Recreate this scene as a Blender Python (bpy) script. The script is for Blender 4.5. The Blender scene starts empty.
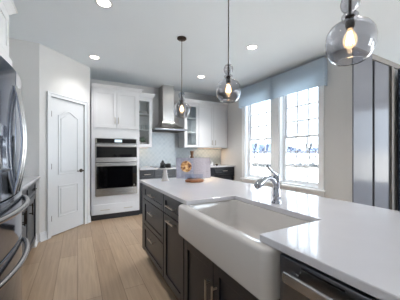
import bpy, bmesh, math, random
from mathutils import Vector, Matrix
random.seed(7)
C = bpy.context.scene.collection
SC = bpy.context.scene
R = math.radians

# ------------------------------------------------------------------ camera
cam = bpy.data.cameras.new('camera')
cam.sensor_width = 36.0
cam.lens = 225.83 / 400 * 36
cam.shift_y = 1.87 / 400
cam.clip_start = 0.02
cam.clip_end = 2000
cam_o = bpy.data.objects.new('camera', cam)
C.objects.link(cam_o)
cam_o.location = (0, 0, 1.2445)
cam_o.rotation_euler = (R(90), 0, R(-28.445))
SC.camera = cam_o

# ------------------------------------------------------------------ world, lights, exposure
W = bpy.data.worlds.new('sky')
SC.world = W
W.use_nodes = True
bg = W.node_tree.nodes['Background']
bg.inputs[0].default_value = (0.76, 0.88, 1.0, 1)
bg.inputs[1].default_value = 4.6
SC.view_settings.view_transform = 'Standard'
SC.view_settings.look = 'None'
SC.view_settings.gamma = 1.0
SC.view_settings.use_curve_mapping = False
SC.view_settings.exposure = 0.43


def area(name, loc, rot, sx, sy, power, col):
    l = bpy.data.lights.new(name, 'AREA')
    l.shape = 'RECTANGLE'
    l.size, l.size_y = sx, sy
    l.energy = power
    l.color = col
    o = bpy.data.objects.new(name, l)
    o.location = loc
    o.rotation_euler = rot
    C.objects.link(o)
    return o


DAY = (0.80, 0.90, 1.0)
# low winter sun from behind the house: lights the field outside, does not reach into the room
sl = bpy.data.lights.new('sun', 'SUN')
sl.energy = 32
sl.angle = R(1)
sl.color = (0.96, 0.98, 1.0)
sun = bpy.data.objects.new('sun', sl)
sun.rotation_euler = (R(0), R(-48), R(-12))
C.objects.link(sun)
# fill lamps added as daylight, in unseen openings behind and right of the camera
area('daylight_rear', (5.25, -4.60, 1.25), (R(90), 0, 0), 2.0, 2.2, 75, DAY)
area('daylight_side', (6.56, -2.4, 1.40), (0, R(90), 0), 1.8, 2.4, 12, DAY)

# ------------------------------------------------------------------ materials


def lin(c):
    out = []
    for v in c:
        v /= 255.0
        out.append(v / 12.92 if v <= 0.04045 else ((v + 0.055) / 1.055) ** 2.4)
    return (*out, 1)


class NT:
    def __init__(self, name):
        self.m = bpy.data.materials.new(name)
        self.m.use_nodes = True
        self.t = self.m.node_tree
        self.b = self.t.nodes['Principled BSDF']
        self.out = self.t.nodes['Material Output']

    def n(self, kind, **kw):
        nd = self.t.nodes.new(kind)
        for k, v in kw.items():
            setattr(nd, k, v)
        return nd

    def l(self, a, b):
        self.t.links.new(a, b)


def mat(name, col, rough=0.5, metal=0.0, noise=0.0, nscale=8.0, spec=None, bump=0.0, bscale=60.0, coat=0.0, stretch=None):
    k = NT(name)
    b = k.b
    b.inputs['Base Color'].default_value = lin(col)
    b.inputs['Roughness'].default_value = rough
    b.inputs['Metallic'].default_value = metal
    if spec is not None:
        b.inputs['Specular IOR Level'].default_value = spec
    if coat:
        b.inputs['Coat Weight'].default_value = coat
        b.inputs['Coat Roughness'].default_value = 0.05
    tc = k.n('ShaderNodeTexCoord')
    src = tc.outputs['Object']
    if stretch:
        mp = k.n('ShaderNodeMapping')
        mp.inputs['Scale'].default_value = stretch
        k.l(src, mp.inputs[0])
        src = mp.outputs[0]
    if noise:
        nz = k.n('ShaderNodeTexNoise')
        nz.inputs['Scale'].default_value = nscale
        nz.inputs['Detail'].default_value = 4
        k.l(src, nz.inputs['Vector'])
        rp = k.n('ShaderNodeValToRGB')
        c = lin(col)
        rp.color_ramp.elements[0].position = 0.3
        rp.color_ramp.elements[1].position = 0.7
        rp.color_ramp.elements[0].color = tuple(min(1, v * (1 - noise)) for v in c[:3]) + (1,)
        rp.color_ramp.elements[1].color = tuple(min(1, v * (1 + noise)) for v in c[:3]) + (1,)
        k.l(nz.outputs[0], rp.inputs[0])
        k.l(rp.outputs[0], b.inputs['Base Color'])
    if bump:
        nz2 = k.n('ShaderNodeTexNoise')
        nz2.inputs['Scale'].default_value = bscale
        k.l(src, nz2.inputs['Vector'])
        bp = k.n('ShaderNodeBump')
        bp.inputs['Strength'].default_value = bump
        bp.inputs['Distance'].default_value = 0.005
        k.l(nz2.outputs[0], bp.inputs['Height'])
        k.l(bp.outputs[0], b.inputs['Normal'])
    return k.m


def emit(name, col, strength):
    k = NT(name)
    e = k.n('ShaderNodeEmission')
    e.inputs[0].default_value = lin(col)
    e.inputs[1].default_value = strength
    k.l(e.outputs[0], k.out.inputs[0])
    return k.m


def pane_mat(name, tint, ior=1.45):
    # a thin flat pane: mostly lets light straight through, with a sharp fresnel reflection
    k = NT(name)
    tr = k.n('ShaderNodeBsdfTransparent')
    tr.inputs[0].default_value = lin(tint)
    gl = k.n('ShaderNodeBsdfGlossy')
    gl.inputs['Roughness'].default_value = 0.02
    fr = k.n('ShaderNodeFresnel')
    # the far face of the thin sheet must reflect like the near one (no total internal reflection in a flat pane)
    ge = k.n('ShaderNodeNewGeometry')
    mi = k.n('ShaderNodeMapRange')
    mi.inputs['To Min'].default_value = ior
    mi.inputs['To Max'].default_value = 1 / ior
    k.l(ge.outputs['Backfacing'], mi.inputs['Value'])
    k.l(mi.outputs[0], fr.inputs[0])
    mx = k.n('ShaderNodeMixShader')
    k.l(fr.outputs[0], mx.inputs[0])
    k.l(tr.outputs[0], mx.inputs[1])
    k.l(gl.outputs[0], mx.inputs[2])
    k.l(mx.outputs[0], k.out.inputs[0])
    return k.m


def lit_bulb(name, col, strength, fac):
    # thin bulb envelope glowing with the light of its filament
    k = NT(name)
    tr = k.n('ShaderNodeBsdfTransparent')
    e = k.n('ShaderNodeEmission')
    e.inputs[0].default_value = lin(col)
    e.inputs[1].default_value = strength
    mx = k.n('ShaderNodeMixShader')
    mx.inputs[0].default_value = fac
    k.l(tr.outputs[0], mx.inputs[1])
    k.l(e.outputs[0], mx.inputs[2])
    k.l(mx.outputs[0], k.out.inputs[0])
    return k.m


def glass_mat(name, col):
    k = NT(name)
    k.b.inputs['Base Color'].default_value = lin(col)
    k.b.inputs['Transmission Weight'].default_value = 1.0
    k.b.inputs['Roughness'].default_value = 0.0
    k.b.inputs['IOR'].default_value = 1.45
    return k.m


def thin_fabric(name, col, through):
    # woven cloth that lets some of the daylight behind it glow through
    k = NT(name)
    m = mat(name + '_weave', col, 0.9, noise=0.05, nscale=120, bump=0.15, bscale=400)
    bpy.data.materials.remove(k.m)
    t = m.node_tree
    b = t.nodes['Principled BSDF']
    tr = t.nodes.new('ShaderNodeBsdfTranslucent')
    tr.inputs[0].default_value = lin(col)
    mx = t.nodes.new('ShaderNodeMixShader')
    mx.inputs[0].default_value = through
    t.links.new(b.outputs[0], mx.inputs[1])
    t.links.new(tr.outputs[0], mx.inputs[2])
    t.links.new(mx.outputs[0], t.nodes['Material Output'].inputs[0])
    m.name = name
    return m


def floor_mat():
    k = NT('oak_planks')
    tc = k.n('ShaderNodeTexCoord')
    mp = k.n('ShaderNodeMapping')
    mp.inputs['Rotation'].default_value = (0, 0, R(90))
    k.l(tc.outputs['Object'], mp.inputs[0])
    br = k.n('ShaderNodeTexBrick')
    br.offset = 0.37
    br.inputs['Color1'].default_value = lin((184, 162, 138))
    br.inputs['Color2'].default_value = lin((169, 146, 122))
    br.inputs['Mortar'].default_value = lin((108, 84, 66))
    br.inputs['Scale'].default_value = 1
    br.inputs['Mortar Size'].default_value = 0.0018
    br.inputs['Bias'].default_value = 0.0
    br.inputs['Brick Width'].default_value = 1.55
    br.inputs['Row Height'].default_value = 0.185
    k.l(mp.outputs[0], br.inputs['Vector'])
    m2 = k.n('ShaderNodeMapping')
    m2.inputs['Scale'].default_value = (38, 2.2, 1)
    k.l(tc.outputs['Object'], m2.inputs[0])
    nz = k.n('ShaderNodeTexNoise')
    nz.inputs['Scale'].default_value = 1
    nz.inputs['Detail'].default_value = 5
    nz.inputs['Distortion'].default_value = 0.6
    k.l(m2.outputs[0], nz.inputs['Vector'])
    rp = k.n('ShaderNodeValToRGB')
    rp.color_ramp.elements[0].position = 0.3
    rp.color_ramp.elements[1].position = 0.75
    rp.color_ramp.elements[0].color = (0.80, 0.78, 0.76, 1)
    rp.color_ramp.elements[1].color = (1.06, 1.05, 1.04, 1)
    k.l(nz.outputs[0], rp.inputs[0])
    mx = k.n('ShaderNodeMix', data_type='RGBA', blend_type='MULTIPLY')
    mx.inputs[0].default_value = 1
    k.l(br.outputs[0], mx.inputs[6])
    k.l(rp.outputs[0], mx.inputs[7])
    k.l(mx.outputs[2], k.b.inputs['Base Color'])
    k.b.inputs['Roughness'].default_value = 0.36
    bp = k.n('ShaderNodeBump')
    bp.inputs['Strength'].default_value = 0.25
    bp.inputs['Distance'].default_value = 0.002
    bp.invert = True
    k.l(br.outputs['Fac'], bp.inputs['Height'])
    k.l(bp.outputs[0], k.b.inputs['Normal'])
    return k.m


def tile_mat():
    # glossy pale tile set on the diagonal
    k = NT('lattice_tile')
    tc = k.n('ShaderNodeTexCoord')
    sp = k.n('ShaderNodeSeparateXYZ')
    k.l(tc.outputs['Object'], sp.inputs[0])
    cb = k.n('ShaderNodeCombineXYZ')
    k.l(sp.outputs['X'], cb.inputs['X'])
    k.l(sp.outputs['Z'], cb.inputs['Y'])
    mp = k.n('ShaderNodeMapping')
    mp.inputs['Rotation'].default_value = (0, 0, R(45))
    k.l(cb.outputs[0], mp.inputs[0])
    br = k.n('ShaderNodeTexBrick')
    br.offset = 0.0
    br.inputs['Color1'].default_value = lin((176, 188, 195))
    br.inputs['Color2'].default_value = lin((166, 179, 187))
    br.inputs['Mortar'].default_value = lin((198, 205, 209))
    br.inputs['Scale'].default_value = 1
    br.inputs['Mortar Size'].default_value = 0.004
    br.inputs['Brick Width'].default_value = 0.075
    br.inputs['Row Height'].default_value = 0.075
    k.l(mp.outputs[0], br.inputs['Vector'])
    k.l(br.outputs[0], k.b.inputs['Base Color'])
    k.b.inputs['Roughness'].default_value = 0.18
    bp = k.n('ShaderNodeBump')
    bp.inputs['Strength'].default_value = 0.4
    bp.inputs['Distance'].default_value = 0.003
    bp.invert = True
    k.l(br.outputs['Fac'], bp.inputs['Height'])
    k.l(bp.outputs[0], k.b.inputs['Normal'])
    return k.m


def food_page_mat():
    # printed recipe photo: a round bowl of food on a pale cloth (object space of the page: x across, z up)
    k = NT('printed_food_page')
    tc = k.n('ShaderNodeTexCoord')
    mp = k.n('ShaderNodeMapping')
    mp.inputs['Location'].default_value = (0.085, 0, -0.132)
    k.l(tc.outputs['Object'], mp.inputs[0])
    sp = k.n('ShaderNodeSeparateXYZ')
    k.l(mp.outputs[0], sp.inputs[0])
    cb = k.n('ShaderNodeCombineXYZ')
    k.l(sp.outputs['X'], cb.inputs['X'])
    k.l(sp.outputs['Z'], cb.inputs['Y'])
    ln = k.n('ShaderNodeVectorMath', operation='LENGTH')
    k.l(cb.outputs[0], ln.inputs[0])
    nz = k.n('ShaderNodeTexNoise')
    nz.inputs['Scale'].default_value = 35
    nz.inputs['Detail'].default_value = 4
    k.l(tc.outputs['Object'], nz.inputs['Vector'])
    food = k.n('ShaderNodeValToRGB')
    e = food.color_ramp.elements
    e[0].position, e[0].color = 0.35, lin((92, 52, 40))
    e[1].position, e[1].color = 0.52, lin((205, 150, 90))
    e2 = e.new(0.62)
    e2.color = lin((232, 200, 150))
    k.l(nz.outputs[0], food.inputs[0])
    cl = k.n('ShaderNodeValToRGB')
    cl.color_ramp.elements[0].color = lin((112, 112, 130))
    cl.color_ramp.elements[1].color = lin((186, 186, 200))
    k.l(nz.outputs[0], cl.inputs[0])
    ring = k.n('ShaderNodeValToRGB')
    ring.color_ramp.interpolation = 'LINEAR'
    r = ring.color_ramp.elements
    r[0].position, r[0].color = 0.060, (0, 0, 0, 1)
    r[1].position, r[1].color = 0.066, (1, 1, 1, 1)
    k.l(ln.outputs['Value'], ring.inputs[0])
    mx = k.n('ShaderNodeMix', data_type='RGBA')
    k.l(ring.outputs[0], mx.inputs[0])
    k.l(food.outputs[0], mx.inputs[6])
    k.l(cl.outputs[0], mx.inputs[7])
    k.l(mx.outputs[2], k.b.inputs['Base Color'])
    k.b.inputs['Roughness'].default_value = 0.4
    return k.m


def text_page_mat():
    k = NT('printed_text_page')
    tc = k.n('ShaderNodeTexCoord')
    sp = k.n('ShaderNodeSeparateXYZ')
    k.l(tc.outputs['Object'], sp.inputs[0])
    wv = k.n('ShaderNodeTexWave', wave_type='BANDS', bands_direction='Z')
    wv.inputs['Scale'].default_value = 24
    k.l(tc.outputs['Object'], wv.inputs['Vector'])
    nz = k.n('ShaderNodeTexNoise')
    nz.inputs['Scale'].default_value = 60
    k.l(tc.outputs['Object'], nz.inputs['Vector'])
    mu = k.n('ShaderNodeMath', operation='MULTIPLY')
    k.l(wv.outputs['Fac'], mu.inputs[0])
    k.l(nz.outputs[0], mu.inputs[1])
    rp = k.n('ShaderNodeValToRGB')
    rp.color_ramp.elements[0].position = 0.3
    rp.color_ramp.elements[0].color = lin((196, 188, 194))
    rp.color_ramp.elements[1].position = 0.6
    rp.color_ramp.elements[1].color = lin((166, 157, 166))
    k.l(mu.outputs[0], rp.inputs[0])
    k.l(rp.outputs[0], k.b.inputs['Base Color'])
    k.b.inputs['Roughness'].default_value = 0.45
    return k.m


M = dict(
    wall=mat('greige_paint', (211, 211, 211), 0.75, noise=0.015, nscale=3, bump=0.03, bscale=150),
    ceiling=mat('ceiling_paint', (232, 240, 247), 0.85, noise=0.01, nscale=2),
    floor=floor_mat(),
    trim=mat('white_trim_paint', (222, 225, 229), 0.35, noise=0.008, nscale=5),
    window_white=mat('window_white_paint', (244, 246, 249), 0.4, noise=0.005, nscale=5),  # trim paint with the glare around the windows lightened into its colour
    white=mat('white_cabinet_paint', (222, 223, 226), 0.32, noise=0.008, nscale=6),
    navy=mat('dark_navy_cabinet_paint', (29, 30, 37), 0.28, noise=0.05, nscale=14),
    kick=mat('dark_toe_kick', (36, 35, 38), 0.5, noise=0.05),
    quartz=mat('white_quartz', (203, 202, 207), 0.09, noise=0.02, nscale=5),
    fireclay=mat('white_fireclay', (204, 200, 197), 0.12, noise=0.008, nscale=4, coat=0.3),
    steel=mat('brushed_steel', (188, 186, 184), 0.27, 1.0, noise=0.05, nscale=3, stretch=(1, 1, 40)),
    steel_appliance=mat('dark_brushed_steel', (128, 129, 134), 0.3, 1.0, noise=0.05, nscale=3, stretch=(1, 1, 40)),
    steel_dark=mat('dark_polished_steel', (116, 122, 136), 0.09, 1.0, noise=0.04, nscale=3, stretch=(30, 30, 1)),
    steel_side=mat('grey_fridge_side', (92, 96, 106), 0.4, 0.3, noise=0.03),
    handle=mat('satin_nickel', (190, 182, 171), 0.28, 1.0, noise=0.03, nscale=30),
    bronze=mat('dark_bronze', (66, 58, 52), 0.35, 0.9, noise=0.05, nscale=20),
    chrome=mat('polished_chrome', (178, 181, 190), 0.06, 1.0, noise=0.01),
    black=mat('black_plastic', (9, 9, 11), 0.3, noise=0.05, nscale=20),
    black_glass=mat('black_oven_glass', (8, 8, 10), 0.04, noise=0.05, nscale=4),
    tile=tile_mat(),
    fabric=thin_fabric('blue_grey_linen', (218, 230, 240), 0.5),
    navy_fabric=mat('dark_blue_fabric', (58, 68, 84), 0.85, noise=0.1, nscale=60, bump=0.15, bscale=300),
    closet=mat('taupe_lacquer', (116, 117, 124), 0.16, noise=0.01, nscale=4, spec=0.08),
    closet_frame=mat('taupe_frame_paint', (134, 129, 126), 0.4, noise=0.02),
    gap=mat('dark_channel', (44, 40, 40), 0.5, noise=0.05),
    pane=pane_mat('window_glass', (250, 252, 253)),
    cab_pane=pane_mat('cabinet_glass', (250, 253, 253), 1.75),
    smoke=glass_mat('smoked_pendant_glass', (220, 220, 224)),
    acrylic=pane_mat('clear_acrylic', (240, 244, 250)),
    bulb_glass=lit_bulb('lit_bulb_glass', (255, 212, 160), 2.2, 0.35),
    filament=emit('glowing_filament', (255, 214, 160), 30),
    can=emit('lit_lens', (255, 244, 226), 9),
    strip=emit('warm_lit_strip', (255, 206, 150), 2.5),
    screen=emit('lit_display', (206, 232, 244), 1.2),
    wood=mat('warm_acacia_wood', (150, 96, 62), 0.45, noise=0.25, nscale=18, stretch=(1, 6, 1)),
    dark_wood=mat('walnut_wood', (104, 72, 48), 0.4, noise=0.2, nscale=25),
    ceramic=mat('grey_white_ceramic', (206, 202, 200), 0.35, noise=0.03, nscale=12),
    page_edge=mat('paper', (226, 220, 226), 0.7, noise=0.03, nscale=40),
    food=food_page_mat(),
    text=text_page_mat(),
    cover=mat('book_cover', (150, 140, 150), 0.5, noise=0.04),
    leaf=mat('leaf_green', (64, 100, 58), 0.5, noise=0.3, nscale=40),
    soil=mat('pot_soil', (60, 46, 36), 0.9, noise=0.2, nscale=60),
    ground=mat('pale_winter_field', (206, 200, 190), 0.95, noise=0.08, nscale=0.15),
    bark=mat('grey_bark', (18, 20, 28), 0.9, noise=0.2, nscale=3),
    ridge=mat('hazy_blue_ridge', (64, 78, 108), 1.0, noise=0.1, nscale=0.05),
    brush=mat('grey_brush', (40, 42, 44), 0.95, noise=0.25, nscale=1.5),
)

# ------------------------------------------------------------------ mesh helpers


class MB:
    def __init__(self):
        self.bm = bmesh.new()

    def pts(self, ps):
        return [self.bm.verts.new(p) for p in ps]

    def face(self, vs):
        try:
            return self.bm.faces.new(vs)
        except ValueError:
            return None

    def loft(self, loops, cap0=True, cap1=True, closed=True):
        rows = [self.pts(l) for l in loops]
        n = len(rows[0])
        for a, b in zip(rows, rows[1:]):
            for i in range(n if closed else n - 1):
                j = (i + 1) % n
                self.face([a[i], a[j], b[j], b[i]])
        if cap0:
            self.face(rows[0][::-1])
        if cap1:
            self.face(rows[-1])
        return self

    def box(self, x0, x1, y0, y1, z0, z1):
        return self.loft([[(x0, y0, z), (x1, y0, z), (x1, y1, z), (x0, y1, z)] for z in (z0, z1)])

    def fbox(self, F, u0, u1, v0, v1, n0, n1):
        O, U, V, N = F
        return self.loft([[tuple(O + U * u + V * v + N * n) for u, v in ((u0, v0), (u1, v0), (u1, v1), (u0, v1))] for n in (n0, n1)])

    def prism(self, F, poly, n0, n1):
        O, U, V, N = F
        return self.loft([[tuple(O + U * u + V * v + N * n) for u, v in poly] for n in (n0, n1)])

    def ring(self, F, outer, inner, n0, n1):
        O, U, V, N = F

        def lp(poly, n):
            return [tuple(O + U * u + V * v + N * n) for u, v in poly]
        self.loft([lp(outer, n0), lp(outer, n1), lp(inner, n1), lp(inner, n0), lp(outer, n0)], False, False)
        bmesh.ops.remove_doubles(self.bm, verts=self.bm.verts[:], dist=1e-6)
        return self

    def tube(self, pts, r, seg=10, caps=True):
        pts = [Vector(p) for p in pts]
        rs = r if isinstance(r, (list, tuple)) else [r] * len(pts)
        loops = []
        prev = None
        for i, p in enumerate(pts):
            a = pts[max(0, i - 1)]
            b = pts[min(len(pts) - 1, i + 1)]
            t = (b - a).normalized()
            if prev is None:
                up = Vector((0, 0, 1)) if abs(t.z) < 0.9 else Vector((1, 0, 0))
                s = t.cross(up).normalized()
            else:
                s = (prev - t * prev.dot(t)).normalized()
            prev = s
            q = t.cross(s)
            loops.append([tuple(p + (s * math.cos(2 * math.pi * k / seg) + q * math.sin(2 * math.pi * k / seg)) * rs[i]) for k in range(seg)])
        return self.loft(loops, caps, caps)

    def lathe(self, prof, c=(0, 0, 0), seg=28, caps=(True, True)):
        loops = [[(c[0] + r * math.cos(2 * math.pi * k / seg), c[1] + r * math.sin(2 * math.pi * k / seg), c[2] + z) for k in range(seg)] for r, z in prof]
        return self.loft(loops, *caps)


def obj(name, mb, m, parent=None, bevel=0.0, smooth=False, label=None, kind=None, bseg=2, solid=0.0, loc=None):
    bm = mb.bm
    bmesh.ops.recalc_face_normals(bm, faces=bm.faces[:])
    off = Vector((0, 0, 0))
    if parent is not None:
        p = parent
        while p is not None:
            off += p.location
            p = p.parent
    if loc is not None:
        off = Vector(loc)
    bmesh.ops.translate(bm, verts=bm.verts[:], vec=-off)
    if smooth:
        for f in bm.faces:
            f.smooth = True
        for e in bm.edges:
            if len(e.link_faces) == 2 and e.calc_face_angle(0) > R(40):
                e.smooth = False
    me = bpy.data.meshes.new(name)
    bm.to_mesh(me)
    bm.free()
    me.materials.append(M[m] if isinstance(m, str) else m)
    o = bpy.data.objects.new(name, me)
    C.objects.link(o)
    if parent is not None:
        o.parent = parent
    if loc is not None:
        o.location = loc
    if solid:
        s = o.modifiers.new('shell', 'SOLIDIFY')
        s.thickness = solid
        s.offset = -1
    if bevel:
        b = o.modifiers.new('bevel', 'BEVEL')
        b.width = bevel
        b.segments = bseg
        b.limit_method = 'ANGLE'
        b.angle_limit = R(50)
        b.harden_normals = False
    if label:
        o['label'] = label
    if kind:
        o['kind'] = kind
    return o


def thing(name, label, cat, loc, group=None):
    o = bpy.data.objects.new(name, None)
    o.empty_display_size = 0.1
    C.objects.link(o)
    o.location = loc
    o['label'] = label
    o['category'] = cat
    if group:
        o['group'] = group
    return o


def tag(o, label, cat, group=None):
    o['label'] = label
    o['category'] = cat
    if group:
        o['group'] = group
    return o


def struct(name, mb, m, parent=None, **kw):
    o = obj(name, mb, m, parent, **kw)
    if parent is None:
        o['kind'] = 'structure'
    return o


def copy_tree(o, parent=None):
    c = o.copy()
    C.objects.link(c)
    if parent is not None:
        c.parent = parent
    for ch in list(o.children):
        copy_tree(ch, c)
    return c


X, Y, Z = Vector((1, 0, 0)), Vector((0, 1, 0)), Vector((0, 0, 1))


def FY(y):      # faces -Y, u = world x, v = world z
    return (Vector((0, y, 0)), X, Z, -Y)


def FXm(x):     # faces -X, u = world y
    return (Vector((x, 0, 0)), Y, Z, -X)


def FXp(x):     # faces +X, u = world y
    return (Vector((x, 0, 0)), Y, Z, X)


def shaker(name, parent, F, u0, u1, v0, v1, m, rail=0.057, th=0.02, inset=0.010):
    b = MB()
    b.fbox(F, u0 + rail - 0.004, u1 - rail + 0.004, v0 + rail - 0.004, v1 - rail + 0.004, 0.001, th - inset)
    b.fbox(F, u0, u0 + rail, v0, v1, 0.001, th)
    b.fbox(F, u1 - rail, u1, v0, v1, 0.001, th)
    b.fbox(F, u0 + rail, u1 - rail, v0, v0 + rail, 0.001, th)
    b.fbox(F, u0 + rail, u1 - rail, v1 - rail, v1, 0.001, th)
    return obj(name, b, m, parent, bevel=0.0015)


def slab(name, parent, F, u0, u1, v0, v1, m, th=0.02):
    return obj(name, MB().fbox(F, u0, u1, v0, v1, 0.001, th), m, parent, bevel=0.002)


def pull(parent, F, cu, cv, length, vertical=False, m='handle', n0=0.02, r=0.0064, out=0.03, name='pull'):
    O, U, V, N = F
    D = V if vertical else U
    c = O + U * cu + V * cv
    b = MB()
    b.tube([c - D * length / 2 + N * (n0 + out), c + D * length / 2 + N * (n0 + out)], r, 8)
    for s in (-1, 1):
        q = c + D * (s * (length / 2 - 0.018))
        b.tube([q + N * n0, q + N * (n0 + out)], r * 0.9, 8)
    return obj(name, b, m, parent, smooth=True)


def crown(parent, x0, x1, y0, y1, z0, z1, m='white', left=0, right=0, axis='y'):
    h = z1 - z0
    steps = [(0.0, 0), (0.012, 0.0), (0.012, 0.22), (0.020, 0.30), (0.040, 0.60), (0.058, 0.82), (0.066, 0.86), (0.066, 1.0)]
    loops = []
    for o, t in steps:
        z = z0 + h * t
        if axis == 'y':
            loops.append([(x0 - o * left, y0 - o, z), (x1 + o * right, y0 - o, z), (x1 + o * right, y1, z), (x0 - o * left, y1, z)])
        else:
            loops.append([(x0, y0 - o * left, z), (x1 + o, y0 - o * left, z), (x1 + o, y1 + o * right, z), (x0, y1 + o * right, z)])
    return obj('crown_moulding', MB().loft(loops), m, parent)


# ------------------------------------------------------------------ the room shell
CEIL = 2.74
WX = 3.404          # window wall
BY = 5.12           # back wall
AX, AY = -0.465, 3.79
BX = 0.195
BYd = AY + (BX - AX)

# L-shaped plan: the kitchen, and the breakfast area beyond the end of the window wall
PLAN = [(-1.24, -4.72), (6.62, -4.72), (6.62, 1.92), (WX + 0.2, 1.92), (WX + 0.2, BY + 0.12), (-1.24, BY + 0.12)]
FPLAN = (Vector((0, 0, 0)), X, Y, Z)
struct('floor', MB().prism(FPLAN, PLAN, -0.12, 0), 'floor')
struct('ceiling', MB().prism(FPLAN, PLAN, CEIL, CEIL + 0.12), 'ceiling')
struct('wall_left', MB().box(-1.24, -1.12, -4.7, BY, 0, CEIL), 'wall')
# pantry corner: return wall, diagonal door wall, short wall beside the ovens
struct('wall_pantry_front', MB().box(-1.119, AX - 0.001, AY, AY + 0.11, 0, CEIL), 'wall')
struct('wall_pantry_side', MB().box(BX - 0.1, BX, BYd, BY, 0, CEIL), 'wall')
S2 = math.sqrt(0.5)
FD = (Vector((AX, AY, 0)), Vector((S2, S2, 0)), Z, Vector((S2, -S2, 0)))   # diagonal wall frame
LD = (BX - AX) / S2
D0, D1, DH = 0.172, 0.790, 2.045        # door opening along the diagonal
b = MB()
b.fbox(FD, 0, D0 - 0.01, 0, CEIL, -0.1, 0)
b.fbox(FD, D1 + 0.01, LD, 0, CEIL, -0.1, 0)
b.fbox(FD, D0 - 0.01, D1 + 0.01, DH + 0.01, CEIL, -0.1, 0)
struct('wall_diagonal', b, 'wall')
struct('wall_back', MB().box(-1.24, WX + 0.2, BY, BY + 0.12, 0, CEIL), 'wall')
# window wall with two openings
OP = [(3.295, 4.105), (2.276, 3.095)]
WZ0, WZ1 = 0.64, 2.42
WT = 0.20
b = MB()
b.box(WX, WX + WT, 1.78, OP[1][0], 0, CEIL)
b.box(WX, WX + WT, OP[1][1], OP[0][0], 0, CEIL)
b.box(WX, WX + WT, OP[0][1], BY, 0, CEIL)
for y0, y1 in OP:
    b.box(WX, WX + WT, y0, y1, 0, WZ0)
    b.box(WX, WX + WT, y0, y1, WZ1, CEIL)
struct('wall_right', b, 'wall')
# breakfast area to the right of the island (outside the frame): end wall and glazed outer wall
struct('wall_alcove', MB().box(WX + WT, 6.5, 1.80, 1.92, 0, CEIL), 'wall')
b = MB()
b.box(6.5, 6.62, -4.7, -3.6, 0, CEIL)
b.box(6.5, 6.62, 1.4, 1.92, 0, CEIL)
b.box(6.5, 6.62, -1.2, -0.6, 0.5, 2.3)
b.box(6.5, 6.62, -3.6, 1.4, 0, 0.5)
b.box(6.5, 6.62, -3.6, 1.4, 2.3, CEIL)
struct('wall_far_right', b, 'wall')
b = MB()
b.box(-1.24, 4.2, -4.7, -4.58, 0, CEIL)
b.box(6.3, 6.62, -4.7, -4.58, 0, CEIL)
b.box(4.2, 6.3, -4.7, -4.58, 2.4, CEIL)
b.box(4.2, 6.3, -4.7, -4.58, 0, 0.1)
struct('wall_rear', b, 'wall')


def baseboard(name, F, u0, u1):
    b = MB()
    b.fbox(F, u0, u1, 0, 0.10, 0, 0.014)
    b.fbox(F, u0, u1, 0.10, 0.125, 0, 0.008)
    b.fbox(F, u0, u1, 0, 0.02, 0.014, 0.026)
    struct(name, b, 'trim', bevel=0.002)


baseboard('baseboard_diagonal_left', FD, 0.0, D0 - 0.068)
baseboard('baseboard_diagonal_right', FD, D1 + 0.068, LD)
baseboard('baseboard_right', FXm(WX), 1.78, 4.44)

# door casing and the door
b = MB()
b.fbox(FD, D0 - 0.066, D0 - 0.004, 0, DH + 0.062, 0, 0.018)
b.fbox(FD, D1 + 0.004, D1 + 0.066, 0, DH + 0.062, 0, 0.018)
b.fbox(FD, D0 - 0.004, D1 + 0.004, DH + 0.004, DH + 0.062, 0, 0.018)
b.fbox(FD, D0 - 0.066, D0 - 0.050, 0, DH + 0.062, 0.018, 0.026)
b.fbox(FD, D1 + 0.050, D1 + 0.066, 0, DH + 0.062, 0.018, 0.026)
b.fbox(FD, D0 - 0.050, D1 + 0.050, DH + 0.046, DH + 0.062, 0.018, 0.026)
struct('trim_1', b, 'trim', bevel=0.002)
door = bpy.data.objects.new('door_1', None)
C.objects.link(door)
door.location = FD[0] + FD[1] * ((D0 + D1) / 2)
door['kind'] = 'structure'


def arch(u0, u1, v0, v1, rise, k=12):
    pts = [(u0, v0), (u1, v0)]
    if rise <= 0:
        return pts + [(u1, v1), (u0, v1)]
    for i in range(k + 1):
        t = i / k
        u = u1 + (u0 - u1) * t
        pts.append((u, v1 + rise * (0.5 - 0.5 * math.cos(2 * math.pi * t)) ** 0.8))
    return pts


obj('door_slab', MB().fbox(FD, D0, D1, 0.012, DH, -0.042, -0.006), 'trim', door, bevel=0.002)
UM = (D0 + D1) / 2
for v0, v1, rise in ((0.90, 1.80, 0.085), (0.26, 0.735, 0.0)):
    b = MB()
    hw = 0.185
    b.ring(FD, arch(UM - hw, UM + hw, v0, v1, rise), arch(UM - hw + 0.016, UM + hw - 0.016, v0 + 0.016, v1 - 0.016, rise * 0.93), -0.0065, 0.003)
    b.prism(FD, arch(UM - hw + 0.045, UM + hw - 0.045, v0 + 0.045, v1 - 0.045, rise * 0.8), -0.0065, 0.001)
    obj('door_panel', b, 'trim', door, bevel=0.003)
for v in (0.27, 1.03, 1.80):
    b = MB()
    O, U, V, N = FD
    p = O + U * (D0 - 0.001) + N * 0.004
    b.tube([p + V * (v - 0.045), p + V * (v + 0.045)], 0.007, 8)
    b.fbox(FD, D0 + 0.001, D0 + 0.02, v - 0.04, v + 0.04, -0.006, -0.003)
    obj('hinge', b, 'bronze', door, smooth=True)
b = MB()
p = FD[0] + FD[1] * (D1 - 0.06) + Z * 0.93
N = FD[3]
b.tube([p - N * 0.006, p + N * 0.006], 0.03, 18)
b.tube([p + N * 0.004, p + N * 0.045], 0.010, 10)
b.tube([p + N * 0.045 + FD[1] * 0.012, p + N * 0.047 - FD[1] * 0.05, p + N * 0.045 - FD[1] * 0.115], [0.010, 0.009, 0.007], 10)
obj('door_handle', b, 'bronze', door, smooth=True)

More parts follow.
